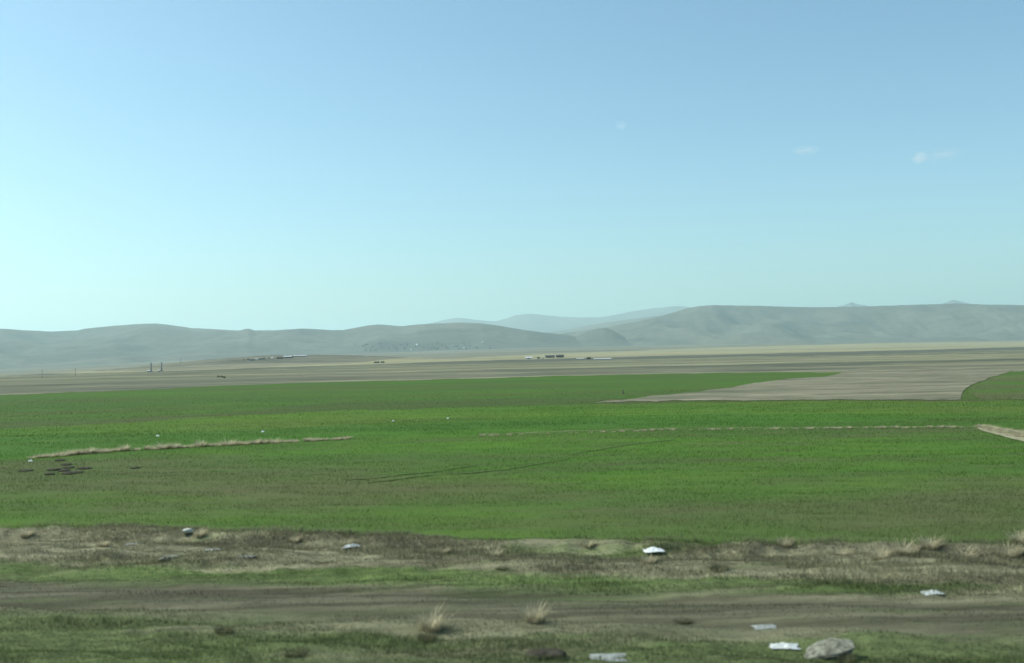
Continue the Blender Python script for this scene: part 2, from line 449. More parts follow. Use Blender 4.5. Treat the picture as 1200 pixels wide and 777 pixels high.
# ------------------------------------------------------------------ blades (stuff)
def blades(name, P, h, wd, mats, mi, lean=.5, two=True, dirv=None):
    """P: (n,3) roots; one bent blade of given height and width at each root"""
    n = len(P); az = rng.random(n) * 2 * math.pi
    dx, dy = np.cos(az), np.sin(az)
    la = rng.random(n) * 2 * math.pi
    ln = lean * (0.3 + rng.random(n)) * h
    lx, ly = np.cos(la) * ln, np.sin(la) * ln
    hw = wd / 2
    r0 = P + np.stack([-dx * hw, -dy * hw, -0.01 + 0 * hw], -1); r1 = P + np.stack([dx * hw, dy * hw, -0.01 + 0 * hw], -1)
    tip = P + np.stack([lx, ly, h * np.sqrt(np.maximum(.15, 1 - (ln / h) ** 2 * .5))], -1)
    if two:
        m = P + np.stack([lx * .35, ly * .35, h * .58], -1)
        m0 = m + np.stack([-dx * hw * .75, -dy * hw * .75, 0 * hw], -1); m1 = m + np.stack([dx * hw * .75, dy * hw * .75, 0 * hw], -1)
        V = np.stack([r0, r1, m1, m0, tip], 1).reshape(-1, 3)
        b = np.arange(n)[:, None] * 5
        fl = np.concatenate([b, b + 1, b + 2, b + 3, b + 3, b + 2, b + 4], 1).ravel()
        lt = np.tile([4, 3], n); mm = np.repeat(mi, 2) if mi is not None else None
    else:
        V = np.stack([r0, r1, tip], 1).reshape(-1, 3)
        fl = np.arange(3 * n); lt = np.full(n, 3); mm = mi
    return mesh_np(name, V, fl, lt, mats, mm, False)

def scatter(ylo, yhi, n, power, half=.62, pad=3):
    """random roots with density falling as y**-power"""
    u = rng.random(n)
    e = 2 - power
    y = (ylo * (yhi / ylo) ** u) if abs(e) < 1e-6 else (ylo ** e + u * (yhi ** e - ylo ** e)) ** (1 / e)
    x = (rng.random(n) * 2 - 1) * (half * y + pad)
    return x, y

def crop():
    x, y = scatter(18, 130, 620000, 2.0)
    k = x / (y + KOFF)
    cs = curves_at(k)
    band = np.zeros(len(x), int)
    for c in cs[1:7]: band += (y > c)
    keep = (band >= 1) & (band <= 5)
    t = x * CA - y * SA; w = x * SA + y * CA
    dens = fbm(t / 3.2, w / .9, 4, 51) + .6 * fbm(t / .8, w / .3, 2, 52)
    keep &= (rng.random(len(x)) < np.clip(.85 + 1.5 * dens, .12, 1))
    keep &= (rng.random(len(x)) < sstep(0, .7, y - cs[1]) * .8 + .2)
    keep &= np.abs(y - cs[2]) > .003 * y
    keep &= ~((band == 4) & (rng.random(len(x)) < .55))
    keep &= ~on_stubble(k, y)
    keep &= ~((y > DRYK[0](k) - .05) & (y < DRYK[1](k) + .05) & (k > DRYK[0].k0) & (k < DRYK[0].k1))
    keep &= rng.random(len(x)) < sstep(130, 60, y)
    for lo_, hi_ in TRACK_K[:3]: keep &= ~((y > lo_(k) - .05) & (y < hi_(k) + .05) & (k > lo_.k0) & (k < lo_.k1) & (rng.random(len(x)) < .45))
    x, y, band = x[keep], y[keep], band[keep]
    P = np.stack([x, y, terr(x, y)], -1)
    n = len(x)
    h = (.035 + .05 * rng.random(n)) * np.where(band == 1, 1, 1.15)
    wd = .007 * np.clip(y / 22, 1, 3.2) * (0.7 + .6 * rng.random(n))
    o = blades('crop', P, h, wd, crop_mats, band - 1, .55, False)
    tag(o, 'low green young cereal crop covering the fields beyond the verge', 'crop', kind='stuff')
crop()

def verge_grass():
    x, y = scatter(9.5, 28, 560000, 1.0)
    xe = (rng.random(34000) * 2 - 1) * 17; ke = xe / 43.0
    for _ in range(4): ke = xe / (bank_y(ke) + KOFF)
    x = np.concatenate([x, xe]); y = np.concatenate([y, bank_y(ke) - 1.0 * rng.random(34000) ** 1.3 + .12])
    k = x / (y + KOFF); bd = y - bank_y(k)
    t = x * CA - y * SA; w = x * SA + y * CA
    keep = bd < .15
    trk = np.exp(-((w - W_TRACK) / 1.25) ** 6)
    dens = .85 + 1.3 * fbm(t / 1.7, w / .55, 4, 61) + .35 * (w < 15.6)
    rutd = np.exp(-((np.abs(w - W_TRACK) - .72) / .3) ** 2)
    dens = np.clip(dens, .08, 1) * (1 - .5 * trk) * (1 - .75 * rutd)
    keep &= rng.random(len(x)) < dens
    x, y, w, t = x[keep], y[keep], w[keep], t[keep]
    n = len(x)
    P = np.stack([x, y, terr(x, y)], -1)
    tall = np.clip(.6 + 1.8 * fbm(t / 2.4, w / .45, 3, 71), .2, 1.6)
    h = (.03 + .065 * rng.random(n)) * tall * (1 + .5 * sstep(19, 20.5, w)) * (1 - .55 * trk[keep])
    o = blades('verge_grass', P, np.maximum(h, .02), .006 + .005 * rng.random(n), [verge_blade_mat], None, .95, True)
    tag(o, 'matted dry and green grass growing over the verge on both sides of the track', 'grass', kind='stuff')
verge_grass()

# ------------------------------------------------------------------ tufts
a = NT('straw'); v = a.noise(a.n('ShaderNodeTexCoord').outputs['Object'], 4, 3)
a.leafy(a.scale(a.mix(a.ramp(v, .35, .65), (.50, .465, .315), (.38, .355, .24)), a.island(.75, 1.25)), .55); STRAW = a.m
a = NT('weed_shade'); a.leafy(a.scale((.115, .118, .068), a.island(.6, 1.4)), .45); WEED_SHADE = a.m  # also colours the clumps that stand for shade
def tuft_mesh(n, r, h, mat, spread=.5):
    ang = rng.random(n) * 6.283; rad = r * np.sqrt(rng.random(n)) * .6
    V, FL, LT = [], [], []
    for i in range(n):
        p = np.array([math.cos(ang[i]) * rad[i], math.sin(ang[i]) * rad[i], -.04])
        hh = h * random.choice((.45, .6, .8, 1.0)) * random.uniform(.6, 1.2) * (1 - .3 * (rad[i] / r)); da = ang[i] + random.uniform(-.9, .9); out = spread * hh * random.uniform(.1, 1.0)
        wv = random.uniform(.0022, .005); s = np.array([-math.sin(da), math.cos(da), 0]); d = np.array([math.cos(da), math.sin(da), 0])
        b = len(V)
        for f, ww in ((0, 1), (.45, .9), (.8, .6)):
            q = p + d * out * f ** 1.6 + np.array([0, 0, hh * f * (1 - .18 * f)])
            V += [q - s * wv * ww, q + s * wv * ww]
        V.append(p + d * out * 1.1 + np.array([0, 0, hh * (.82 + random.uniform(-.1, .1))]))
        FL += [b, b + 1, b + 3, b + 2, b + 2, b + 3, b + 5, b + 4, b + 4, b + 5, b + 6]; LT += [4, 4, 3]
    o = mesh_np('grass_tuft', np.array(V), FL, LT, [mat])
    return o
protos = [tuft_mesh(n_, r_, h_, STRAW, sp_) for n_, r_, h_, sp_ in ((460, .24, .42, .8), (400, .30, .36, 1.0), (480, .24, .46, .7), (380, .34, .34, 1.0), (440, .22, .50, .8))]
weed_shades = [tuft_mesh(380, .30, .26, WEED_SHADE, .9) for _ in range(2)]
_used = set()
def place(proto, name, px, py, sc, label, cat, group=None, sink=0.0, rz=None):
    o = proto if proto.name not in _used else proto.copy()
    if o is proto: _used.add(proto.name)
    else: COL.objects.link(o)
    o.name = name
    if o is proto: _used.add(o.name)
    x, y, z = ground_at(px, py)
    o.location = (x, y, z - sink); o.rotation_euler = (0, 0, random.uniform(0, 6.28) if rz is None else rz)
    o.scale = sc if isinstance(sc, tuple) else (sc, sc, sc)
    for kk in ('label', 'category', 'group'):
        if kk in o: del o[kk]
    return tag(o, label, cat, group)
# row of straw tufts on the left baulk
for i in range(34):
    px = 38 + 362 * (i + random.uniform(-.3, .3)) / 33
    py = np.interp(px, [30, 130, 260, 400], [537, 528.5, 521.5, 514.5])
    s = random.choice((.55, .7, .8, .95, 1.1)) * (1.0 if px < 330 else .8)
    place(random.choice(protos), 'grass_tuft', px, py + .6, (s * 1.6, s * 1.5, s * random.uniform(.8, 1.25)), 'dry straw-coloured grass tuft in the row along the bank across the left field', 'grass tuft', 'dry tufts in the row across the left field')
for i in range(46):
    px = 560 + 580 * (i + random.uniform(-.45, .45)) / 45
    if 600 < px < 660 and i % 2: continue
    py = np.interp(px, [540, 640, 700, 800, 1000, 1145], [511.5, 508.5, 506.5, 503.5, 502, 500.5])
    s = random.choice((.16, .2, .26, .34, .42)) * (1.2 if px > 900 else .85)
    place(random.choice(protos), 'grass_tuft', px, py + .3, (s * 2.4, s * 1.6, s), 'small pale grass tuft in the thin line between green strips on the right', 'grass tuft', 'small dry tufts in the line between green strips')
for i in range(40):
    px = 30 + 380 * random.random()
    py = np.interp(px, [30, 130, 260, 400], [537, 528.5, 521.5, 514.5])
    sv = random.uniform(.25, .45)
    place(random.choice(protos), 'grass_tuft', px, py + random.uniform(-.6, .9), (sv * 2.6, sv * 1.8, sv), 'dry straw-coloured grass tuft in the row along the bank across the left field', 'grass tuft', 'dry tufts in the row across the left field')
# broad dry patch at the right edge
for i in range(34):
    u = (i + .5) / 34
    px = 1146 + 95 * u + random.uniform(-4, 4); py = 501 + 13 * min(1.6, u * 1.5) + random.uniform(-4, 4) * (.2 + u)
    s = random.uniform(.4, .8)
    place(random.choice(protos), 'grass_tuft', px, py, (s * 1.9, s * 1.7, s * .85), 'pale straw grass tuft in the broad dry patch at the right edge of the field', 'grass tuft', 'straw tufts of the dry patch at the right edge')
for px, py, s, lab in ((505, 737, .95, 'dry yellowish grass tuft on the near verge, left of the two beside the track'),
                       (627, 728, .85, 'dry yellowish grass tuft on the near verge, right of the two beside the track')):
    place(protos[2] if px < 600 else protos[4], 'grass_tuft', px, py, (s * 1.2, s * 1.2, s * 1.0), lab, 'grass tuft', 'pair of straw tufts on the near verge')
for px, py, s in ((235, 628, .7), (405, 640, .75), (690, 640, .6), (1060, 646, 1.0), (1090, 642, .9), (1180, 648, 1.0), (1130, 652, .9), (985, 650, .8), (920, 640, .7), (30, 628, .7), (120, 640, .6), (345, 635, .6), (520, 648, .6), (580, 652, .6), (1030, 655, .8), (760, 660, .6), (1195, 636, .9)):
    place(random.choice(protos), 'grass_tuft', px, py, (s * 1.3, s * 1.3, s * .8), 'dry grass tuft on the rough bank between the track and the green field', 'grass tuft', 'dry tufts on the bank below the field')
place(weed_shades[0], 'weed_shade_clump', 843, 668, (1.0, .9, .85), 'dark brown weed clump on the bank right of the white sheet', 'weed')
for px, py, s, lab in ((690, 660, .6, 'small dark clump added as shade on the bank below the white sheet'),
                  (500, 748, .9, 'dark clump added as shade at the foot of the left straw tuft'), (262, 740, .8, 'dark flattened clump added as shade on the left part of the near verge'),
                  (588, 667, .6, 'small dark clump added as shade beside the far edge of the track'), (1075, 644, .8, 'dark clump added as shade among dry tufts at the right end of the bank')):
    place(random.choice(weed_shades), 'weed_shade_clump', px, py, (s * 1.0, s * .8, s * .55), lab, 'weed')  # flat dark clumps stand for the shade of tufts and hollows

# ------------------------------------------------------------------ stones, earth clods, litter
SCRAP = simple('dull_white_plastic', (.46, .49, .47), .5, .3, .15, 9)
STONE = simple('pale_stone', (.155, .16, .125), .95, .05, .55, 11)
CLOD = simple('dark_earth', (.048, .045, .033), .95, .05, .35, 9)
PLASTIC = simple('white_plastic', (.66, .69, .67), .45, .4, .08, 8)
PAPER = simple('grey_white_paper', (.24, .26, .24), .7, .2, .15, 8)
def rock(name, dims, mat, seed, angular=True):
    bm = bmesh.new(); rr = random.Random(seed)
    if angular:
        for _ in range(26):
            v = Vector((rr.gauss(0, 1), rr.gauss(0, 1), rr.gauss(0, 1))).normalized()
            f = 1 / max(abs(v.x), abs(v.y), abs(v.z)); v = v * (1 * .35 + f * .65) * rr.uniform(.75, 1)
            bm.verts.new((v.x * dims[0] / 2, v.y * dims[1] / 2, v.z * dims[2] / 2))
        r = bmesh.ops.convex_hull(bm, input=bm.verts)
        bmesh.ops.delete(bm, geom=list({g for g in list(r['geom_interior']) + list(r['geom_unused']) if isinstance(g, bmesh.types.BMVert)}), context='VERTS')
        bmesh.ops.bevel(bm, geom=list(bm.edges), offset=.03 * dims[2], segments=1, affect='EDGES')
        bmesh.ops.triangulate(bm, faces=bm.faces)
        bmesh.ops.subdivide_edges(bm, edges=bm.edges, cuts=2, use_grid_fill=True)
        amp = .02
    else:
        bmesh.ops.create_icosphere(bm, subdivisions=4, radius=.5)
        for v in bm.verts: v.co = Vector((v.co.x * dims[0], v.co.y * dims[1], v.co.z * dims[2]))
        amp = .12
    for v in bm.verts:
        q = v.co
        nz = float(fbm(np.array([(q.x + q.z * .7) * 9 / dims[0] * .4 + seed]), np.array([(q.y - q.z * .6) * 9 / dims[1] * .4]), 4, seed)[0])
        v.co = q * (1 + amp * 3 * nz)
    return bm_obj(name, bm, mat, None, False)
def put(o, px, py, dz, rz, label, cat, group=None, tilt=0):
    x, y, z = ground_at(px, py)
    o.location = (x, y, z + dz); o.rotation_euler = (tilt, 0, rz)
    return tag(o, label, cat, group)
def boulder():
    bm = bmesh.new()
    for p in ((-.36, -.16, -.1), (.12, -.08, -.1), (.24, .2, -.1), (-.3, .25, -.1), (-.42, -.2, .06), (-.28, -.27, .11), (.12, -.29, .20), (.39, -.12, .25), (.42, .2, .30), (.05, .28, .31), (-.06, -.04, .28), (-.28, .2, .17)):
        bm.verts.new(p)
    bmesh.ops.convex_hull(bm, input=bm.verts)
    bmesh.ops.bevel(bm, geom=list(bm.edges), offset=.022, segments=2, affect='EDGES')
    bmesh.ops.triangulate(bm, faces=bm.faces)
    bmesh.ops.subdivide_edges(bm, edges=bm.edges, cuts=2, use_grid_fill=True)
    for v in bm.verts:
        q = v.co; v.co = q * (1 + .10 * float(fbm(np.array([(q.x + q.z) * 5]), np.array([(q.y - q.z * .7) * 5]), 4, 3)[0]))
    return bm_obj('boulder', bm, STONE)
st = put(boulder(), 971, 772, -.02, -.12, 'big pale angular stone lying on the near verge at lower right', 'stone'); st.scale = (.92, .92, .80)
place(weed_shades[1], 'weed_shade_clump', 991, 776, (.8, .6, .55), 'dark clump added as shade at the right foot of the big pale stone', 'weed')  # clump added to darken the shaded foot of the stone
put(rock('stone', (.34, .22, .16), simple('bleached_stone', (.44, .44, .38), .9, .1, .2, 9), 5), 220, 627, .07, .4, 'pale rounded stone on the edge of the field at left', 'stone')
put(rock('stone', (.5, .3, .12), STONE, 8), 197, 655, .02, .9, 'flat grey stone low in the dry grass left of the track', 'stone')
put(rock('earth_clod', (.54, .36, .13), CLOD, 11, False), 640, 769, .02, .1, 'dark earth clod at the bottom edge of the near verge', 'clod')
for px, py, sc_, lab in ((800, 729, .75, 'low dark clump added as shade beside the right straw tuft'), (345, 766, 1.0, 'broad dark clump added as shade near the lower left of the verge')):
    place(random.choice(weed_shades), 'weed_shade_clump', px, py, (sc_ * 1.0, sc_ * .8, sc_ * .4), lab, 'weed')  # dark clumps set where the verge only lies in shade
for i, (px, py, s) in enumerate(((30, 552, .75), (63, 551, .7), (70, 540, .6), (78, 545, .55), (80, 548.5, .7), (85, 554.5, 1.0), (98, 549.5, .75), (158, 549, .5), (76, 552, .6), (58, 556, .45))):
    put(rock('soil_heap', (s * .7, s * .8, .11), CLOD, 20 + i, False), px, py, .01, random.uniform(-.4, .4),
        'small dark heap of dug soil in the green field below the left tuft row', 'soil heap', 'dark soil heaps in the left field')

def sheet(name, dims, mat, seed, crumple=.3):
    """crumpled piece of plastic or paper with thickness"""
    bm = bmesh.new(); n = 14
    top = {}
    for lay in (0, 1):
        for i in range(n + 1):
            for j in range(n + 1):
                u, v = i / n - .5, j / n - .5
                e = 1 + .12 * float(vnoise(np.array([math.atan2(v, u) * 2 + seed]), np.array([seed * 1.3]))[0]) * 4
                arch = math.cos(math.pi * u * .95) * math.cos(math.pi * v * .95)
                h = dims[2] * (arch * (.75 + 1.0 * float(fbm(np.array([u * 5 + seed]), np.array([v * 5]), 3, seed)[0])) + crumple * abs(float(vnoise(np.array([u * 11 + v * 5]), np.array([v * 9 + seed]))[0])))
                top[lay, i, j] = bm.verts.new((u * dims[0] * e, v * dims[1] * e, max(h, 0) * .6 - (.006 if lay == 0 else 0)))
    for i in range(n):
        for j in range(n):
            q = ((i, j), (i + 1, j), (i + 1, j + 1), (i, j + 1))
            bm.faces.new([top[(1,) + p] for p in q]); bm.faces.new([top[(0,) + p] for p in reversed(q)])
    rim = [(i, 0) for i in range(n)] + [(n, j) for j in range(n)] + [(i, n) for i in range(n, 0, -1)] + [(0, j) for j in range(n, 0, -1)]
    for p, q in zip(rim, rim[1:] + rim[:1]):
        bm.faces.new([top[(0,) + p], top[(0,) + q], top[(1,) + q], top[(1,) + p]])
    return bm_obj(name, bm, mat, None, False)
for i, (px, py, dm, mt, rz, lab) in enumerate((
    (766, 647, (.40, .34, .13), PLASTIC, .1, 'bright white crumpled plastic sheet on the bank at the field edge'),
    (412, 641, (.36, .26, .11), SCRAP, .3, 'white plastic scrap on the bank left of centre'),
    (158, 638.5, (.36, .22, .035), PAPER, .0, 'thin flat white scrap on the bank at far left'),
    (250, 645, (.34, .22, .03), PAPER, .2, 'faint flat whitish scrap on the bank below the pale rounded stone'),
    (290, 653, (.32, .2, .03), PAPER, -.1, 'faint narrow whitish scrap in dry grass just above the track'),
    (1090, 695.5, (.34, .3, .04), SCRAP, .15, 'thin white scrap lying on the right part of the track'),
    (896, 736, (.34, .24, .06), PAPER, .1, 'pale scrap of litter on the verge above the big stone'),
    (919, 759, (.40, .28, .07), SCRAP, -.1, 'white plastic scrap on the ground just left of the big stone'),
    (712, 772, (.5, .34, .05), PAPER, .0, 'long pale scrap at the bottom edge right of the dark clod'))):
    put(sheet('plastic_sheet' if mt is not PAPER else 'paper_scrap', dm, mt, i * 3.1 + 1), px, py, .015, rz, lab, 'litter')
for px, py, lab in ((185, 512.3, 'tiny white litter scrap in the green strip behind the left tuft row'), (308, 507.5, 'tiny white litter scrap near the right end of the strip behind the tuft row'),
                    (461, 494.5, 'tiny white litter scrap left of centre in the green field'), (525, 491.5, 'tiny white litter scrap at the pale line between green strips'), (36, 542, 'small white litter scrap left of the dark soil heaps')):
    put(sheet('plastic_sheet', (.16, .12, .12), PLASTIC, px), px, py, .05, 0, lab, 'litter')

# ------------------------------------------------------------------ hills
def hill_mat(name, c1, c2, c3, sc):
    a = NT(name)
    n1 = a.noise(a.pos(), sc, 6, .6); n2 = a.noise(a.mapped(.3, (.5, 1, 2)), sc * 3.5, 5, .6); n3 = a.noise(a.pos(), sc * 16, 4, .6)
    c = a.mix(a.ramp(n1, .38, .62), c1, c2); c = a.mix(a.ramp(n2, .54, .68, 0, .7), c, c3)
    c = a.scale(c, a.ramp(n3, .3, .7, .82, 1.18))
    a.bsdf(c, .95, .05); return a.m
HILL = hill_mat('dry_hillside', (.112, .114, .086), (.080, .086, .066), (.058, .066, .053), .0016)
FARM = hill_mat('mountain_slope', (.13, .125, .09), (.10, .10, .075), (.075, .078, .06), .0008)

def range_mesh(name, sil, d_ridge, d_base, mat, label, base_drop=12, cols=420, rows=90, amp=.22, seed=0, gf=1.0):
    px = np.array([s[0] for s in sil], float); py = np.array([s[1] for s in sil], float)
    q = np.linspace(px[0], px[-1], cols)
    yy = np.interp(q, px, py)
    ker = np.array([1, 2, 3, 2, 1.]); ker /= ker.sum()
    yy = np.convolve(np.pad(yy, 2, mode='edge'), ker, 'valid')
    yy = yy + .35 * fbm(q / 9, q * 0 + seed, 3, seed)
    d = ray(q, yy); az = d[:, 0] / d[:, 1]
    dr = d_ridge(q) if callable(d_ridge) else np.full(cols, float(d_ridge))
    db = d_base(q) if callable(d_base) else np.full(cols, float(d_base))
    zr = CAM_Z + d[:, 2] / d[:, 1] * dr
    s = np.concatenate([np.linspace(0, 1, rows), 1 + np.linspace(0, 1, 22)[1:] * .55])[:, None]
    Yh = db + (dr - db) * s; Xh = az * Yh
    zb = plain_z(az * db, db) - base_drop
    f = np.where(s <= 1, .30 * s + .70 * s ** 1.35 * (2.0 - 1.0 * s ** .8) / 1.0, 1)
    f = np.where(s <= 1, np.clip(sstep(-.25, 1.25, s) * 1.0, 0, 1), np.cos((s - 1) / .55 * math.pi / 2) ** .8)
    f = np.where(s <= 1, (f - sstep(-.25, 1.25, np.zeros(1))) / (sstep(-.25, 1.25, np.ones(1)) - sstep(-.25, 1.25, np.zeros(1))), f)
    L = 900 / gf
    warp = 250 * fbm(Xh / 1500, Yh / 1500, 2, seed + 3)
    rid = 1 - 2 * np.abs(fbm((Xh + warp) / L, Yh / (L * 1.9), 4, seed + 1))      # spurs running down to the plain
    rid2 = fbm((Xh - warp) / (L * .33), Yh / (L * .8), 4, seed + 2)
    env = np.clip(s, 0, 1) ** .7 * np.clip(1 - s, 0, 1) ** .6 * 2
    H = zr - zb
    Zh = zb + H * np.clip(f, 0, None) + H * env * amp * ((rid - .62) * 1.0 + rid2 * .45)
    e_r = (zr - CAM_Z) / dr
    lim = CAM_Z + e_r * Yh - .004 * H * 0
    Zh = np.where(s < 1, np.minimum(Zh, lim - (1 - np.clip(s, 0, 1)) * .02 * H), Zh)
    fcs = grid_faces(len(s), cols)
    o = mesh_np(name, np.stack([Xh, np.broadcast_to(Yh, Xh.shape), Zh], -1).reshape(-1, 3), fcs.ravel(), np.full(len(fcs), 4), [mat], None, True)
    return tag(o, label, 'hill' if 'hill' in name else 'mountain', kind='structure')

left_sil = [(-260, 392), (-160, 381), (-80, 383), (0, 385), (30, 387), (60, 388.5), (90, 387.3), (100, 385.2), (130, 382), (160, 379.6), (185, 379), (205, 381.8), (225, 384.5), (255, 386), (280, 387.4), (291, 384.9), (298, 387.2), (320, 387), (345, 385.6), (360, 385), (380, 386.4), (400, 387), (415, 384.6), (430, 381.6), (443, 380), (455, 381), (470, 382.5), (490, 380), (510, 379), (540, 378), (560, 378.6), (580, 381), (600, 384.3), (620, 387.5), (650, 391), (690, 396), (730, 402), (760, 406)]
range_mesh('hills', left_sil, lambda q: 5200 + 500 * np.sin(q / 130.0) * .5, lambda q: np.interp(q, [-260, 0, 200, 400, 600, 760], [3200, 3000, 3300, 3700, 4200, 4700]), HILL,
           'long low hazy hill range behind the left farm and village', seed=4, cols=620, amp=.38)
right_sil = [(560, 406), (600, 400), (640, 393.5), (680, 388), (710, 383.5), (740, 378), (770, 371.5), (790, 366), (805, 361), (820, 358.6), (835, 357.6), (860, 358), (900, 358.6), (920, 359.5), (960, 360), (1000, 359.5), (1050, 358), (1090, 356.6), (1120, 355.6), (1160, 357), (1200, 357.5), (1280, 361), (1380, 372), (1480, 384)]
range_mesh('hills', right_sil, lambda q: np.interp(q, [560, 800, 1100, 1480], [5900, 6100, 6000, 6200]), lambda q: np.interp(q, [560, 800, 1100, 1480], [4500, 4500, 4400, 4600]), HILL,
           'broad rounded hazy hill mass filling the right of the skyline', seed=9, cols=640, amp=.52)
spur_sil = [(655, 404), (672, 396), (688, 388.5), (700, 385), (709, 384), (718, 387), (728, 393), (738, 399), (748, 404)]
range_mesh('hills', spur_sil, 4900, 4550, HILL, 'small dark rounded spur in front of the right hill mass', seed=14, cols=120, amp=.12, rows=50, base_drop=6)
far_sil = [(440, 392), (480, 383), (500, 379.6), (520, 375), (535, 372.2), (545, 373), (560, 375), (580, 376.6), (590, 374), (605, 369.3), (620, 367.6), (635, 369), (655, 371), (675, 372), (700, 372), (715, 370), (735, 366), (760, 362), (780, 360), (795, 358.7), (803, 358.9), (815, 362), (840, 368), (880, 376)]
range_mesh('mountain', far_sil, 14000, 11200, FARM, 'blue hazy mountain far behind the gap between the hill ranges', seed=23, cols=300, amp=.30, gf=.5)
mid_sil = [(600, 396), (640, 389.5), (665, 386), (690, 381), (715, 377), (735, 374.5), (755, 372), (775, 369.5), (800, 366), (840, 366), (900, 372)]
range_mesh('mountain', mid_sil, 8800, 7200, FARM, 'paler middle ridge sloping up behind the left flank of the right hill', seed=29, cols=220, amp=.25)
range_mesh('mountain', [(955, 364), (980, 359.8), (990, 357.4), (996, 355), (998.5, 353.8), (1001, 355.4), (1006, 356.6), (1013, 357.4), (1021, 359.4), (1040, 364)], 12500, 11600, FARM, 'small pointed far peak showing over the right hill, left of two', seed=33, cols=140, rows=40)
range_mesh('mountain', [(1080, 361), (1100, 357), (1108, 354.8), (1114, 352.4), (1118, 351.4), (1123, 352.6), (1130, 354.2), (1140, 357), (1165, 361)], 12800, 11800, FARM, 'small blunt far peak showing over the right hill, right of two', seed=37, cols=140, rows=40)

# ------------------------------------------------------------------ far buildings
WHITE = simple('whitewash', (.80, .80, .77), .8, .2, .06, .6)
GREYW = simple('grey_render', (.26, .26, .24), .9, .1, .2, .5)
DARKW = simple('dark_boards', (.055, .055, .05), .9, .1, .3, .6)
DROOF = simple('dark_roof', (.075, .07, .065), .8, .2, .2, .6)
PROOF = simple('pale_sheet_roof', (.44, .48, .48), .5, .4, .08, .4)
RROOF = simple('brown_tile_roof', (.16, .10, .075), .85, .1, .2, .8)
HOLE = simple('dark_opening', (.02, .022, .022), .5, .4, .1, 1)
CONC = simple('weathered_concrete', (.27, .27, .26), .9, .1, .25, .8)
TIMBER = simple('pole_timber', (.13, .12, .10), .9, .1, .2, 2)

def building(name, px, py, w, d, h, wall, roof, label, cat, group=None, rz=0.0, roof_h=None, flat=False, n_win=2, door=True, lift=0.0, pos=None):
    x, y, z = pos or ground_at(px, py)
    root = empty(name, (x, y, z - .1 + lift), rz); tag(root, label, cat, group)
    bm = bmesh.new(); bm_box(bm, (0, 0, h / 2), (w, d, h)); 
    rh = roof_h if roof_h is not None else h * .4
    if not flat:      # gables closed under the roof
        for s in (-1, 1):
            v = [bm.verts.new(p) for p in ((s * (w / 2 - .003), -d / 2, h), (s * (w / 2 - .003), d / 2, h), (s * (w / 2 - .003), 0, h + rh))]
            bm.faces.new(v if s > 0 else v[::-1])
    bm_obj('wall', bm, wall, root)
    bm = bmesh.new(); o = .035 * w + .1; t = .14
    if flat:
        bm_box(bm, (0, 0, h + t / 2 + .003), (w + 2 * o, d + 2 * o, t))
    else:
        ov = d / 2 + o; sl = rh / (d / 2); e = h - sl * o
        P = [(-ov, e), (0, h + rh), (ov, e), (ov, e + t), (0, h + rh + t), (-ov, e + t)]
        A = [bm.verts.new((-w / 2 - o, p[0], p[1] + .01)) for p in P]; B = [bm.verts.new((w / 2 + o, p[0], p[1] + .01)) for p in P]
        for i in range(6):
            j = (i + 1) % 6; bm.faces.new((A[i], A[j], B[j], B[i]))
        for T, fl in ((A, 1), (B, 0)):
            q1 = [T[0], T[1], T[4], T[5]]; q2 = [T[1], T[2], T[3], T[4]]
            bm.faces.new(q1[::-1] if fl else q1); bm.faces.new(q2[::-1] if fl else q2)
        bmesh.ops.recalc_face_normals(bm, faces=bm.faces)
    bm_obj('roof', bm, roof, root)
    xs = [(-.5 + (i + .5) / (n_win + (1 if door else 0))) * w for i in range(n_win + (1 if door else 0))]
    di = len(xs) // 2 if door else -1
    for i, xx in enumerate(xs):
        bm = bmesh.new()
        if i == di:
            bm_box(bm, (xx, -d / 2 - .02, min(2.0, h * .7) / 2), (min(1.4, w * .16), .05, min(2.0, h * .7))); bm_obj('door', bm, HOLE, root)
        else:
            bm_box(bm, (xx, -d / 2 - .02, h * .58), (min(1.1, w * .14), .05, h * .34)); bm_obj('window', bm, HOLE, root)
    return root

def far(name, px, py, wp, hp, wall, roof, label, cat, rp=.8, dp=None, **kw):
    """a building sized by how wide and high (in photograph pixels) it stands at its own distance"""
    x, y, z = ground_at(px, py); m = y / F
    return building(name, 0, 0, wp * m, (dp or min(wp * .7, 5)) * m, hp * m, wall, roof, label, cat, roof_h=rp * m, pos=(x, y, z), **kw)
# farm on the low rise at left
far('shed', 291.2, 423, 2.6, 1.6, WHITE, DROOF, 'small bright white shed with dark roof at the left end of the hilltop farm', 'shed', 1.2, n_win=1)
far('farmhouse', 296, 422.6, 3.6, 1.2, GREYW, DROOF, 'low grey house next to the white shed of the hilltop farm', 'house', n_win=2)
far('shed', 300.6, 421.6, 1.8, 1.2, WHITE, PROOF, 'narrow pale shed between grey sheds of the hilltop farm', 'shed', .5, n_win=1)
far('barn', 307.5, 421.3, 5.0, 1.2, GREYW, DROOF, 'grey barn with dark roof left of the small white hut on the hilltop', 'barn', .7, n_win=2)
far('hut', 319, 420.4, 1.7, 1.5, WHITE, WHITE, 'small bright white hut in the middle of the hilltop farm', 'hut', .5, n_win=1, door=False)
far('barn', 328, 420.2, 6.5, 1.2, DARKW, DROOF, 'dark low barn in front of the long pale roof of the hilltop farm', 'barn', .8, n_win=2)
far('barn', 338, 419.2, 10, 1.4, DARKW, PROOF, 'long dark barn with pale sheet roof at the top of the rise', 'barn', .8, n_win=4)
far('shed', 351.5, 417.6, 15, .8, GREYW, PROOF, 'very long low shed with pale roof at the right end of the hilltop farm', 'shed', .4, dp=3, n_win=5)
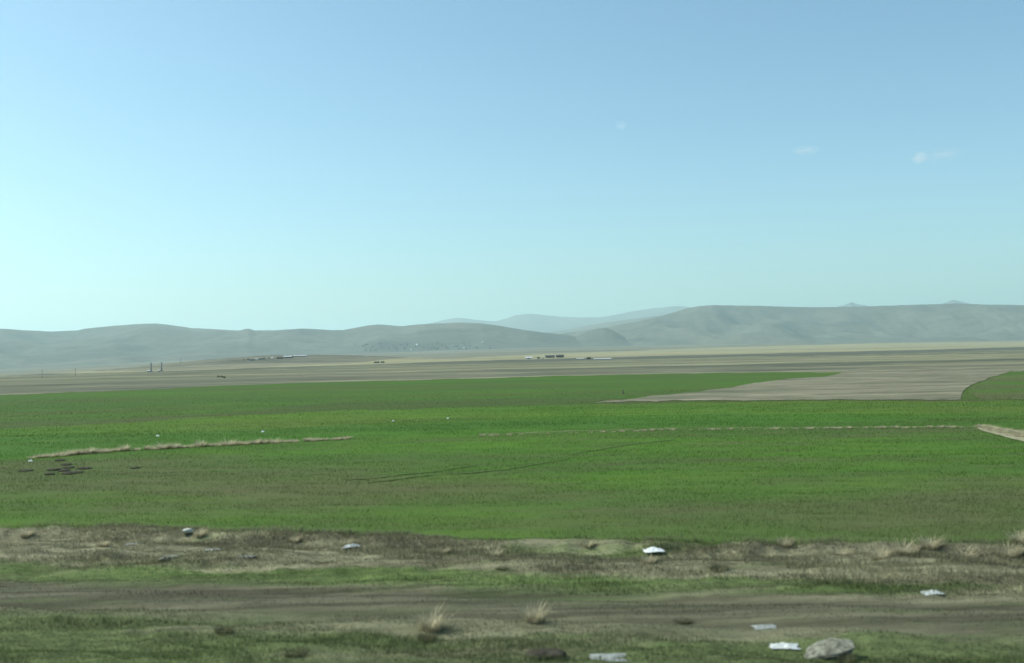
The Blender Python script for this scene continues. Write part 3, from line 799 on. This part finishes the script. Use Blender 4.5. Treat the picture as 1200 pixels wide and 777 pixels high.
# a lone pair on the plain
far('barn', 441.5, 425.4, 6.0, 1.6, DARKW, DARKW, 'dark low barn alone on the plain, left of a close pair', 'barn', flat=True, n_win=2)
far('barn', 448.4, 425.2, 4.0, 1.6, DARKW, DROOF, 'shorter dark barn alone on the plain, right of a close pair', 'barn', flat=True, n_win=1)
far('hut', 445.3, 425.4, 1.0, 1.6, WHITE, PROOF, 'tiny white hut in the gap between the pair of dark barns', 'hut', flat=True, n_win=0)
# the farm in the middle of the plain
far('shed', 619.6, 420.6, 8.0, 1.5, WHITE, PROOF, 'white shed at the left end of the farm in the middle of the plain', 'shed', .9, n_win=2)
far('hut', 631, 420.2, 3.2, 1.2, DARKW, DROOF, 'small dark hut between white shed and long barn in the middle of the plain', 'hut', .6, n_win=1)
far('hut', 636.4, 420.0, 1.8, 1.2, GREYW, PROOF, 'small pale hut beside the left end of the long grey barn', 'hut', .4, n_win=1)
far('barn', 644.6, 419.4, 10.6, 2.0, GREYW, DROOF, 'long grey barn in the middle of the plain', 'barn', 1.2, n_win=4)
far('barn', 656.2, 419.0, 8.6, 2.1, DARKW, DARKW, 'black barn to the right of the long grey barn', 'barn', 1.2, n_win=2)
far('hut', 690, 420.6, 4.2, 1.4, DARKW, DROOF, 'small dark hut alone between farm and long pale shed', 'hut', .6, n_win=1)
far('greenhouse', 706, 421.0, 19, .6, GREYW, PROOF, 'very long low pale greenhouse to the right of the farm in the plain', 'greenhouse', .45, dp=3, n_win=6)
far('shed', 680, 420.6, 8, .5, GREYW, PROOF, 'faint low pale-roofed shed left of the small lone dark hut', 'shed', .4, dp=2, n_win=3)

# two pillars with small sheds at their feet
for px, py, lab, lab2 in ((177.2, 435.6, 'tall dark concrete pillar on the left plain, left of a pair', 'small white tank shed at the foot of the left pillar'),
                          (189.5, 435.0, 'tall dark concrete pillar on the left plain, right of a pair', 'small pale tank shed at the foot of the right pillar')):
    x, y, z = ground_at(px, py); mpp = y / F
    r = empty('concrete_pillar', (x, y, z - .1)); tag(r, lab, 'pillar', 'pair of concrete pillars on the left plain')
    bm = bmesh.new(); bm_box(bm, (0, 0, .3), (2.2 * mpp, 2.2 * mpp, .6)); bm_obj('plinth', bm, CONC, r)
    bm = bmesh.new(); bm_box(bm, (0, 0, .6 + 4.3 * mpp), (1.15 * mpp, 1.15 * mpp, 8.6 * mpp), 0, .8); bm_obj('shaft', bm, CONC, r)
    bm = bmesh.new(); bm_box(bm, (0, 0, .6 + 8.9 * mpp), (1.35 * mpp, 1.35 * mpp, .6 * mpp)); bm_obj('cap', bm, CONC, r)
    building('shed', px - 3, py + .3, 2.4 * mpp, 2.0 * mpp, 1.2 * mpp, GREYW, PROOF, lab2, 'shed', n_win=1, roof_h=.5 * mpp)

def pole(px, py, hpx, label):
    x, y, z = ground_at(px, py); mpp = y / F; h = hpx * mpp
    r = empty('utility_pole', (x, y, z - .2)); tag(r, label, 'pole', 'utility poles on the plain')
    bm = bmesh.new(); bmesh.ops.create_cone(bm, cap_ends=True, segments=10, radius1=.2 * mpp, radius2=.13 * mpp, depth=h, matrix=Matrix.Translation((0, 0, h / 2))); bm_obj('post', bm, TIMBER, r)
    bm = bmesh.new(); bm_box(bm, (0, .3 * mpp, h * .92), (2.2 * mpp, .22 * mpp, .22 * mpp)); ca = bm_obj('crossarm', bm, TIMBER, r)
    for s in (-.9, .9):
        bm = bmesh.new(); bmesh.ops.create_cone(bm, cap_ends=True, segments=8, radius1=.14 * mpp, radius2=.09 * mpp, depth=.4 * mpp, matrix=Matrix.Translation((s * mpp, .3 * mpp, h * .92 + .31 * mpp))); bm_obj('insulator', bm, PAPER, ca)
pole(49.5, 443, 10, 'thin utility pole on the plain at far left')
pole(88.5, 441, 10, 'thin utility pole on the plain between the far left pole and the pillars')
pole(211.8, 426, 6, 'short thin pole on the crest right of the concrete pillars')
x, y, z = ground_at(730, 462.5)
bm = bmesh.new(); bmesh.ops.create_cone(bm, cap_ends=True, segments=8, radius1=.06, radius2=.045, depth=.40, matrix=Matrix.Translation((0, 0, .25)))
o = bm_obj('marker_post', bm, TIMBER); o.location = (x, y, z); tag(o, 'short dark marker post standing in the green crop left of the stubble field', 'post')

# ------------------------------------------------------------------ village and its trees at the foot of the left hills
def hill_pos(px, py):
    """point on the land or hillside through a photograph pixel"""
    dg = bpy.context.evaluated_depsgraph_get()
    d = Vector(ray([px], [py])[0]).normalized()
    best = None
    o0 = Vector((0, 0, CAM_Z))
    for o in HILLS + [ground]:
        ok, loc, nrm, idx = o.ray_cast(o0, d)
        if ok and (best is None or loc.y < best.y): best = loc
    if best is None:
        best = o0 + d * 4300
    return (best.x, best.y, best.z)
bpy.context.view_layer.update()
HILLS = [o for o in COL.objects if o.name.startswith(('hills', 'mountain'))]
VG = 'houses of the far village under the hills'
def vb(px, py, wpx, hpx, wall, roof, label, nm='village_house'):
    p = hill_pos(px, py); m = p[1] / F
    building(nm, 0, 0, wpx * m, wpx * m * .7, hpx * m, wall, roof, label, 'house', VG, roof_h=hpx * m * .35, n_win=2, pos=p)
vb(482, 411, 1.6, 1.8, WHITE, PROOF, 'pale village house at the foot of the hills, left of the brightest white house')
vb(488.4, 406, 2.0, 2.2, WHITE, WHITE, 'brightest white village house at the foot of the hills')
vb(516, 409.8, 3.2, 1.4, WHITE, RROOF, 'low wide cream village house to the right of the brightest white house')
vb(530, 405.6, 3.2, .9, GREYW, PROOF, 'village house with wide pale roof higher on the slope')
vb(543.5, 408.5, 2.0, 1.4, WHITE, PROOF, 'pale village house near the right end of the village')
vb(565.5, 402, 1.8, 1.5, WHITE, PROOF, 'lone pale house highest on the slope at the right of the village')
for px, py in ((456, 409), (465, 410), (474, 409), (500, 409), (508, 406), (522, 407), (536, 408.6), (551, 406), (438, 410), (558, 408), (495, 407)):
    vb(px + random.uniform(-1, 1), py, random.uniform(1.6, 2.6), random.uniform(.9, 1.3), GREYW, random.choice((DROOF, RROOF)), 'small dull grey house among the trees of the far village')

a = NT('far_foliage'); a.leafy(a.scale((.075, .085, .055), a.island(.6, 1.45)), .2); LEAF = a.m
BARK = simple('bark', (.09, .075, .06), .9, .1, .3, 3)
def tree_proto(seed, h, wd):
    rr = np.random.default_rng(seed)
    root = empty('tree', (0, 0, 0))
    bm = bmesh.new()
    bmesh.ops.create_cone(bm, cap_ends=True, segments=8, radius1=.28, radius2=.10, depth=h * .6, matrix=Matrix.Translation((0, 0, h * .3 - .2)))
    for i in range(6):
        an = i * 1.1; L = h * .38
        M = Matrix.Translation((0, 0, h * (.3 + .04 * i))) @ Matrix.Rotation(an, 4, 'Z') @ Matrix.Rotation(.75, 4, 'Y') @ Matrix.Translation((0, 0, L / 2))
        bmesh.ops.create_cone(bm, cap_ends=True, segments=6, radius1=.11, radius2=.03, depth=L, matrix=M)
    bm_obj('trunk', bm, BARK, root)
    n = 520; cl = rr.normal(size=(9, 3)); cl /= np.linalg.norm(cl, axis=1)[:, None]; cl *= np.array([wd * .32, wd * .32, h * .22]); cl[:, 2] += h * .62
    c = cl[rr.integers(0, 9, n)] + rr.normal(size=(n, 3)) * np.array([wd * .13, wd * .13, h * .085])
    u = rr.normal(size=(n, 3)); u /= np.linalg.norm(u, axis=1)[:, None]; v = np.cross(u, rr.normal(size=(n, 3))); v /= np.linalg.norm(v, axis=1)[:, None]
    s = rr.uniform(.18, .42, n)[:, None]
    V = np.stack([c - u * s, c + v * s * .7, c + u * s, c - v * s * .7], 1).reshape(-1, 3)
    mesh_np('crown', V, np.arange(4 * n), np.full(n, 4), [LEAF], None, False, root)
    return root
tps = [tree_proto(1, 7.5, 6), tree_proto(2, 9.5, 5), tree_proto(3, 6, 6.5)]
tfirst = [True] * 3
def tree(pos, i, s, label, group):
    o = tps[i] if tfirst[i] else copy_tree(tps[i]); tfirst[i] = False
    o.location = pos; o.scale = (s, s, s); o.rotation_euler = (0, 0, random.uniform(0, 6.28))
    for kk in ('label', 'category', 'group'):
        if kk in o: del o[kk]
    tag(o, label, 'tree', group)
spots = [(random.gauss(498, 36), random.uniform(404.5, 411)) for _ in range(48)] + [(random.uniform(405, 450), random.uniform(404, 412)) for _ in range(9)]
for px, py in spots:
    if not 400 < px < 585: continue
    py = min(py, 413.5 - (px - 400) * .02)
    tree(hill_pos(px, py), random.randrange(3), random.uniform(.8, 1.5), 'dark bushy tree among the houses of the far village', 'trees of the far village')
for px, py in ((325, 421), (315, 421), (328, 420.5), (343, 419.3), (359.5, 417.3), (304, 422), (286, 423)):
    tree(ground_at(px, py), random.randrange(3), random.uniform(.2, .3), 'small dark bush beside the sheds of the hilltop farm', 'bushes of the hilltop farm')
for px, py in ((256, 443), (260, 443.3), (263, 444)):
    tree(ground_at(px, py), 2, random.uniform(.08, .13), 'small dark bush on the plain below the hilltop farm', 'bushes on the plain below the farm')

# ------------------------------------------------------------------ clouds: small fair-weather wisps high above
def cloud(px, py, dist, wpx, hpx, dens, label, seed):
    d = Vector(ray([px], [py])[0]); p = Vector((0, 0, CAM_Z)) + d * (dist / d.y); m = dist / F
    a = NT('cloud_vapour')
    tc = a.n('ShaderNodeTexCoord').outputs['Object']
    mp = a.n('ShaderNodeVectorMath', operation='ADD'); a.l(tc, mp.inputs[0]); mp.inputs[1].default_value = (seed * 3.7, seed, 0)
    nz = a.noise(mp.outputs[0], 1.6, 5, .6)
    ln = a.n('ShaderNodeVectorMath', operation='LENGTH'); a.l(tc, ln.inputs[0])
    rad = a.ramp(ln.outputs['Value'], 1.0, .15)
    den = a.math('MULTIPLY', a.math('MULTIPLY', a.ramp(nz, .30, .72), rad), dens)
    vs = a.n('ShaderNodeVolumeScatter'); vs.inputs['Color'].default_value = (1, 1, 1, 1); vs.inputs['Anisotropy'].default_value = .3
    a.l(den, vs.inputs['Density']); a.l(vs.outputs[0], a.out.inputs['Volume'])
    bm = bmesh.new(); bmesh.ops.create_icosphere(bm, subdivisions=3, radius=1.0)
    o = bm_obj('cloud', bm, a.m); o.location = p; o.scale = (wpx / 2 * m, wpx / 2 * m, hpx / 2 * m)
    tag(o, label, 'cloud', 'small cloud wisps in the blue sky')
CLOUDS = [(1078, 185, 26, 20, .008, 'small white cloud wisp on the right, brightest of all'), (944, 176, 40, 14, .0035, 'flat pale cloud wisp left of the brightest cloud'),
          (728, 147, 18, 13, .004, 'tiny faint cloud wisp near the middle of the sky'), (1106, 182, 60, 22, .0013, 'wide thin cloud veil right of the brightest cloud')]
for i, c in enumerate(CLOUDS): cloud(c[0], c[1], 12000, c[2], c[3], c[4], c[5], i + 1)

# ------------------------------------------------------------------ haze
HAZE = 8.5e-5
bm = bmesh.new(); bm_box(bm, (0, 10000, 300), (60000, 36000, 720))
a = NT('haze_air')
pv = a.n('ShaderNodeVolumePrincipled'); pv.inputs['Color'].default_value = (.72, .98, 1.0, 1); pv.inputs['Density'].default_value = HAZE; pv.inputs['Anisotropy'].default_value = .35
a.l(pv.outputs[0], a.out.inputs['Volume'])
haze = bm_obj('haze', bm, a.m); tag(haze, 'thin pale blue haze lying over the whole plain', 'haze', kind='stuff')
a.m.cycles.homogeneous_volume = True

# ------------------------------------------------------------------ light
SUN_EL, SUN_AZ = 44, -80                  # degrees; azimuth from the view direction, negative = left
sd = Vector((math.sin(R(SUN_AZ)) * math.cos(R(SUN_EL)), math.cos(R(SUN_AZ)) * math.cos(R(SUN_EL)), math.sin(R(SUN_EL))))
sl = bpy.data.lights.new('sun', 'SUN'); sl.energy = 3.2; sl.angle = R(.53); sl.color = (1, .96, .88)
so = bpy.data.objects.new('sun', sl); COL.objects.link(so); so.rotation_euler = sd.to_track_quat('Z', 'Y').to_euler(); so.location = (0, 0, 50)
world = bpy.data.worlds.new('World'); scene.world = world; world.use_nodes = True
wt = world.node_tree; bg = wt.nodes['Background']
sky = wt.nodes.new('ShaderNodeTexSky'); sky.sky_type = 'NISHITA'; sky.sun_disc = False
sky.sun_elevation = R(SUN_EL); sky.sun_rotation = R(SUN_AZ); sky.altitude = 1000; sky.air_density = 1.0; sky.dust_density = 3.4; sky.ozone_density = .5
tint = wt.nodes.new('ShaderNodeMix'); tint.data_type = 'RGBA'; tint.blend_type = 'MULTIPLY'; tint.inputs[0].default_value = 1; tint.inputs[7].default_value = (.745, .99, .97, 1)
wt.links.new(sky.outputs[0], tint.inputs[6]); wt.links.new(tint.outputs[2], bg.inputs['Color']); bg.inputs['Strength'].default_value = .095

vs = scene.view_settings; vs.view_transform = 'Standard'; vs.look = 'None'; vs.gamma = 1; vs.exposure = 0.90; vs.use_curve_mapping = False
cy_ = scene.cycles
cy_.use_denoising = True; cy_.max_bounces = 6; cy_.volume_bounces = 1; cy_.transparent_max_bounces = 8
cy_.use_adaptive_sampling = True; cy_.adaptive_threshold = .01
